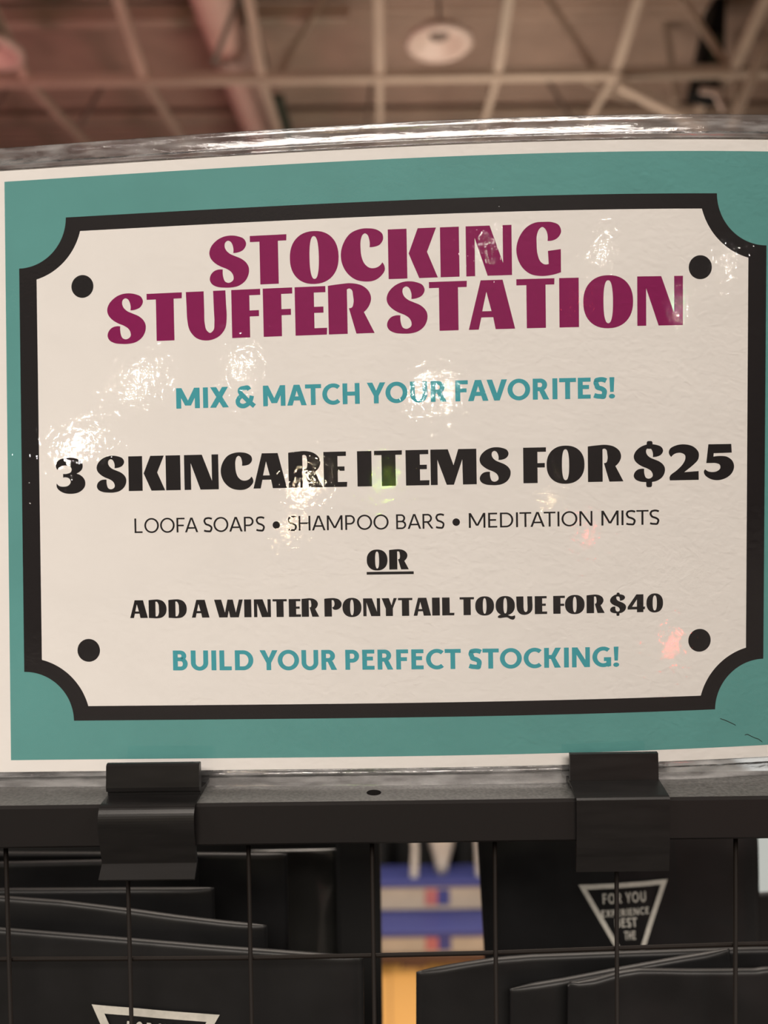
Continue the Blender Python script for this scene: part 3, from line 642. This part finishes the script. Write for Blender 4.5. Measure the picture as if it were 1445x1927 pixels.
# small scuffs near the lower right corner
for pts_ in (((1355,1352),(1364,1355),(1374,1359.5),(1384,1364.5)), ((1401,1383),(1406,1381.5),(1412,1384.5),(1419,1388),(1427,1390.5),(1434,1396))):
    vs = []
    for px, py in pts_: s, t = inv(px, py); vs += [surf(s, t+.12, .15), surf(s, t-.12, .15)]
    child('scuff', vs, [(2*i, 2*i+1, 2*i+3, 2*i+2) for i in range(len(pts_)-1)], M['black_ink'], label='small dark scratch')
# laminate film over the card, and its sealed clear border
v_, f_ = sheet(-PW-.6, PW+.6, PT+.5, PB-.5, .32, 120, 60)
link('laminate_film', mesh(v_, f_), M['film'], sg, smooth=True)
def edge_off(s, t):
    d = max(abs(s)-PW if abs(s) > PW else 0, t-PT if t > PT else 0, PB-t if t < PB else 0)
    return .32 if d < .5 else .32+.32*math.exp(-((d-1.5)/.45)**2)-.18*math.exp(-((d-4.5)/1.6)**2)+.12*math.exp(-((d-6.3)/.3)**2)+.10*noise.noise(Vector((s*.06, t*.5, 3)))
def strip(x0, x1, t0, t1, nx, ny):
    vs = []; fs = []
    for i in range(nx+1):
        for j in range(ny+1):
            s = x0+(x1-x0)*i/nx; t = t0+(t1-t0)*j/ny; vs.append(surf(s, t, edge_off(s, t)))
    for i in range(nx):
        for j in range(ny): k = i*(ny+1)+j; fs.append((k, k+ny+1, k+ny+2, k+1))
    return vs, fs
for a in ((-FWd, FWd, PT, FT, 240, 26), (-FWd, FWd, FB, PB, 240, 24), (-FWd, -PW, PB, PT, 26, 60), (PW, FWd, PB, PT, 26, 60)):
    v_, f_ = strip(*a); mb = MB(); mb.add(v_, f_)
    o = link('clear_border', mesh(v_, f_), M['film_edge'], sg, smooth=True)
    sm = o.modifiers.new('thickness', 'SOLIDIFY'); sm.thickness = .0003; sm.offset = 0

# ================================================================ black bags
def bag(name, tops, Y, label, zb=None, th=.006, slant=(0, 0), matn='bag', wr=.0006, seed=0, parts=None, rt=.0015, cat='bag', group='black shopping bags behind the grid', tilt=0):
    zb = SHZ+.0004 if zb is None else zb
    T = [on_y(a, c, Y) for a, c in tops]
    # resample
    d = [0]
    for i in range(1, len(T)): d.append(d[-1]+(T[i]-T[i-1]).length)
    NX = 60; rows = []
    dist = [0, .0002, .0005, .0009, .0014, .002, .003, .0045, .007, .010, .014, .019, .025, .033, .042, .055, .07, .09, .11, .135, .16, 1]
    vs = []; nr = len(dist)
    for i in range(NX+1):
        q = d[-1]*i/NX; k = max(j for j in range(len(d)-1) if d[j] <= q+1e-9); f = (q-d[k])/(d[k+1]-d[k]); P = T[k].lerp(T[k+1], f)
        e = min(q, d[-1]-q); endf = min(1, (e/.010))**.6 if e > 0 else 0
        col = []
        for side in (1, -1):
            for r_, dd in enumerate(dist):
                z = P.z-dd if dd < 1 else zb
                z = max(z, zb)
                ddd = P.z-z
                half = rt*math.sqrt(max(0, 1-(1-min(ddd/rt, 1))**2)) + (th/2-rt)*min(1, max(0, (ddd-rt)/.05))**.8
                half = .00025+half*(.15+.85*endf) if ddd > 0 else 0
                fx = i/NX; x = P.x+((slant[0]*(1-fx)+slant[1]*fx))*min(ddd/.2, 1)
                wv = wr*(noise.noise(Vector((x*28+seed, z*18, seed)))*1.4+noise.noise(Vector((x*75+seed, z*60+seed, 1)))*.5)*min(1, ddd/.012)
                col.append((x, Y-side*half+wv*(1 if side == 1 else .6)+tilt*ddd, z))
        front = col[:nr]; back = col[nr:]
        rows.append(front+back[::-1][:-1])
    m_ = len(rows[0]); vs = [p for r_ in rows for p in r_]; fs = []
    for i in range(NX):
        for j in range(m_):
            j2 = (j+1) % m_; fs.append((i*m_+j, i*m_+j2, (i+1)*m_+j2, (i+1)*m_+j))
    fs.append(tuple(range(m_))); fs.append(tuple(NX*m_+j for j in range(m_))[::-1])
    me = mesh(vs, fs); o = bpy.data.objects.new(name, me); COL.objects.link(o); me.materials.append(M[matn])
    me.polygons.foreach_set('use_smooth', [True]*(len(me.polygons)-2)+[False]*2)
    o['label'] = label; o['category'] = cat; o['group'] = group
    def front(px, py):     # point on the front face
        P = on_y(px, py, Y-th/2-.0006); z = P.z; x = P.x
        ztop = T[0].lerp(T[-1], .5).z; ddd = max(0, ztop-z)
        wv = wr*(noise.noise(Vector((x*28+seed, z*18, seed)))*1.4+noise.noise(Vector((x*75+seed, z*60+seed, 1)))*.5)
        return Vector((x, Y-th/2+wv+tilt*ddd-.0003, z))
    return o, front
def emblem(parent, front, A, B, Cc, th, lines):
    A, B, Cc = Vector(A), Vector(B), Vector(Cc); ce = (A+B+Cc)/3
    inr = abs((B-A).cross(Cc-A))/((B-A).length+(Cc-B).length+(A-Cc).length)
    inc = (A*(B-Cc).length+B*(A-Cc).length+Cc*(A-B).length)/((B-A).length+(Cc-B).length+(A-Cc).length)
    k = 1-th/inr; vs = []; fs = []
    O = [A, B, Cc]; I = [inc+(p-inc)*k for p in O]; n = 16
    for i in range(3):
        for j in range(n):
            f0, f1 = j/n, (j+1)/n; q = [O[i].lerp(O[(i+1) % 3], f0), O[i].lerp(O[(i+1) % 3], f1), I[i].lerp(I[(i+1) % 3], f1), I[i].lerp(I[(i+1) % 3], f0)]
            b0 = len(vs); vs += [front(*p) for p in q]; fs.append((b0, b0+1, b0+2, b0+3))
    ob = link('emblem_print', mesh(vs, fs), M['silver'], None, label='silver triangle outline'); ob.parent = parent
    for txt, p0, p1, cap, sp_ in lines:
        p0, p1 = Vector(p0), Vector(p1); sh, wd = word_sans(txt.replace(' ', ''), 20, sp_) if ' ' not in txt else (None, None)
        if sh is None:
            a_, w_ = word_sans(txt.split()[0], 20, sp_); b_, w2_ = word_sans(txt.split()[1], 20, sp_); gp = 55
            sh = a_+[[[Vector((v.x+w_+gp, v.y)) for v in l] for l in s] for s in b_]; wd = w_+gp+w2_
        vs = []; fs = []; u = (p1-p0)/wd; up = Vector((u.y, -u.x)).normalized()
        emit(sh, lambda x, y: front(*(p0+u*x+up*(y*cap/100))), vs, fs)
        ob = link('lettering', mesh(vs, fs), M['silver'], None, label='silver words '+txt); ob.parent = parent
# left pile
o, fr = bag('shopping_bag', [(-60,1738),(0,1746),(200,1762),(400,1779),(560,1791),(640,1797),(684,1801)], .2925, 'front black bag at the lower left, with a silver triangle cut by the bottom edge', th=.007, slant=(0, -.001), seed=1, wr=.0004)
emblem(o, fr, (172,1891), (413,1911), (283,2140), 15, [('FOR YOU', (236,1958), (350,1967), 36, 14)])
bag('shopping_bag', [(-60,1679),(0,1686),(120,1695),(250,1711),(330,1722),(420,1733),(502,1741)], .3035, 'black bag with a drooping crumpled top edge just behind the front left bag', th=.007, slant=(0, -.001), seed=4, wr=.0009)
bag('shopping_bag', [(-60,1673),(0,1672),(250,1670.5),(403,1670)], .318, 'black bag whose thin level top edge shows below the left clip', th=.005, seed=9, rt=.0016)
bag('shopping_bag', [(-60,1624),(0,1622),(200,1618),(372,1616)], .333, 'black bag whose top edge is the second line under the rail at the left', th=.005, seed=12, rt=.0016)
bag('shopping_bag', [(-60,1602),(0,1603),(300,1604),(540,1606)], .346, 'tallest black bag of the left pile, its pale top edge just under the rail', th=.005, seed=15, rt=.0016)
bag('shopping_bag', [(470,1600),(632,1597)], .40, 'glossy crumpled dark grey bag standing upright behind the left pile', th=.012, seed=21, matn='bag_gloss', wr=.004)
mb = MB(); a = on_y(631, 1560, .385); c = on_y(714.5, 1600, .385); mb.box((a.x, .385, SHZ+.0003), (c.x, .425, CAMZ-.118), .002)
mb.build('black_box', M['black'], label='tall narrow black box left of the bright gap, behind the grid', cat='box')
mb = MB(); a = on_y(-260, 1560, .45); c = on_y(716, 1600, .45); mb.box((a.x, .447, SHZ+.0003), (c.x, .455, CAMZ-.14), .001)  # added black sheet, stands in for the darkness behind the left pile
mb.build('dark_filler_board', M['black'], label='matt black board added to keep the space behind the left pile of bags dark', cat='board')
# right pile
o, fr = bag('shopping_bag', [(897,1560),(1150,1556),(1424,1552)], .412, 'large upright black bag at the right with a silver triangle and words', th=.010, slant=(.010, .006), seed=31, wr=.0012)
emblem(o, fr, (1088.6,1665.9), (1256.4,1654.9), (1193,1845), 9.0, [('FOR YOU', (1134.6,1701.5), (1215.3,1696), 20, 10), ('EXPERIENCE', (1133,1727.5), (1221.5,1719.5), 13.5, 6), ('BEST', (1158,1746), (1199,1743.5), 17, 6), ('THE', (1175,1768.5), (1196,1767), 16, 6)])
bag('shopping_bag', [(1300,1688),(1445,1679),(1520,1676)], .435, 'black bag behind the triangle bag at the right edge of the picture', th=.006, seed=37)
bag('shopping_bag', [(783,1829),(815,1822),(860,1814),(930,1803),(1000,1797),(1160,1791),(1400,1783),(1520,1781)], .3085, 'widest black bag of the right pile, its left corner beside the bright gap', th=.006, slant=(-.0025, 0), seed=41, rt=.0016)
bag('shopping_bag', [(959,1861),(1000,1851),(1060,1841),(1160,1822),(1280,1800),(1372,1785)], .3000, 'black bag with a slanting top edge rising to the right in the right pile', th=.005, slant=(-.0006, .02), seed=47, rt=.0016)
bag('shopping_bag', [(1068,1854),(1074,1846),(1086,1848),(1120,1841),(1165,1828),(1200,1822.5),(1300,1824),(1420,1823),(1440,1820),(1530,1822)], .2915, 'crumpled black bag in front at the lower right corner', th=.006, slant=(-.001, 0), seed=53, wr=.0018, rt=.0016)

# ================================================================ seen through the gap
base = on_z(800, 1821, 0); Yf = base.y
def zat(py, Y): return on_y(815, py, Y).z
xl, xr = on_y(560, 1800, Yf).x, on_y(1010, 1800, Yf).x
z0 = zat(1797, Yf); z1 = zat(1750, Yf); Y2 = on_z(815, 1714, z1).y; z2 = zat(1657, Y2); YB = on_z(815, 1628, z2).y
pal = thing('pallet', ((xl+xr)/2, Yf+.25, 0), 'low brown wooden pallet made up to fill the shadow strip under the cream boxes', 'pallet')  # brown shape stands in for the shadow strip below the boxes
for k in range(3):
    mb = MB(); mb.box((xl-.02+k*(xr-xl-.06)/2, Yf, 0), (xl+.06+k*(xr-xl-.06)/2, YB, z0-.018)); mb.build('bearer', M['brown'], pal)
bw_ = (YB-Yf+.01)/4
for k in range(4):
    mb = MB(); mb.box((xl-.03, Yf-.01+k*bw_, z0-.018), (xr+.03, Yf-.01+(k+.85)*bw_, z0)); mb.build('board', M['brown'], pal)
def carton(x0, x1, Y0, Y1, zb, zt, label, px_patch):
    t = thing('storage_box', ((x0+x1)/2, (Y0+Y1)/2, zb), label, 'box', 'cream storage boxes with blue lids')
    mb = MB(); mb.box((x0, Y0, zb), (x1, Y1, zt-.012), .006); mb.build('box_body', M['cream'], t)
    mb = MB(); mb.box((x0-.006, Y0-.006, zt-.022), (x1+.006, Y1+.006, zt), .004); mb.build('lid', M['blue'], t)
    a = on_y(px_patch[0], 1700, Y0); c = on_y(px_patch[1], 1700, Y0); m_ = (a.x+c.x)/2; zh = (zt-zb)
    mb = MB(); mb.box((a.x, Y0-.003, zb+.2*zh), (m_, Y0, zb+.72*zh)); mb.build('label_print', M['red'], t, label='red printed patch')
    mb = MB(); mb.box((m_, Y0-.003, zb+.2*zh), (c.x, Y0, zb+.72*zh)); mb.build('label_print', M['blue'], t, label='blue printed patch')
    return t
z1 = zat(1750, Yf); Y2 = on_z(815, 1714, z1).y
carton(xl, xr, Yf, YB, z0, z1, 'lower cream box with blue lid and a red and blue print, seen through the gap', (800, 848))
z2 = zat(1657, Y2)
YB = on_z(815, 1628, z2).y
carton(xl+.02, xr, Y2, YB, z1, z2, 'upper cream box with blue lid and red and blue print, on the lower one', (800, 846))
Y3 = (Y2+YB)/2+.01
c = on_y(831, 1640, Y3); mb = MB(); rnd = random.Random(3)
prof = [(.0,0),(.022,.0),(.022,.03),(.035,.08),(.048,.13),(.055,.18),(.05,.24),(.03,.30)]
vs = []; fs = []; n = 28
for i, (r_, z) in enumerate(prof):
    for k in range(n):
        a = 2*math.pi*k/n; q = r_*(1+.28*noise.noise(Vector((math.cos(a)*2, math.sin(a)*2, z*8)))); vs.append((c.x+q*math.cos(a), Y3+q*math.sin(a), z2+z))
for i in range(len(prof)-1):
    for k in range(n): fs.append((i*n+k, i*n+(k+1) % n, (i+1)*n+(k+1) % n, (i+1)*n+k))
link('plastic_bag', mesh(vs, fs), M['white_plastic'], label='crumpled white plastic bag standing on the upper cream box', cat='bag', smooth=True)
a = on_y(779, 1640, Y3-.03); mb = MB(); mb.tube([(a.x, Y3-.03, z2), (a.x+.004, Y3-.03, z2+.09), (a.x-.004, Y3-.03, z2+.26)], [.014, .011, .012], 12)
mb.build('white_bottle', M['white_plastic'], label='slim white bottle left of the crumpled white bag', cat='bottle')
a = on_y(903, 1640, Y3-.03); mb = MB(); mb.tube([(a.x, Y3-.03, z2), (a.x+.004, Y3-.03, z2+.09), (a.x-.01, Y3-.03, z2+.26)], [.014, .02, .022], 12)
mb.build('white_bottle', M['white_plastic'], label='pale bottle at the right side of the gap, against the black bag', cat='bottle')
# dark drape behind
vs = []; fs = []; n = 160
for i in range(n+1):
    x = -1.6+3.6*i/n; yy = YB+.10+.04*math.sin(x*38)+.015*math.sin(x*91)
    vs += [(x, yy, 0), (x, yy, 1.15)]
for i in range(n): fs.append((2*i, 2*i+2, 2*i+3, 2*i+1))
o = link('booth_drape', mesh(vs, fs), M['grey'], label='dark cloth booth drape hanging behind the cream boxes', cat='drape', smooth=True)
sm = o.modifiers.new('thickness', 'SOLIDIFY'); sm.thickness = .004
# pale box at the far right
a = on_y(1415, 1700, 1.3); mb = MB(); mb.box((a.x, 1.3, 0), (a.x+.5, 1.7, 1.02), .004)
mb.build('display_plinth', M['pale'], label='pale blue-white plinth glimpsed at the right edge beside the triangle bag', cat='plinth')
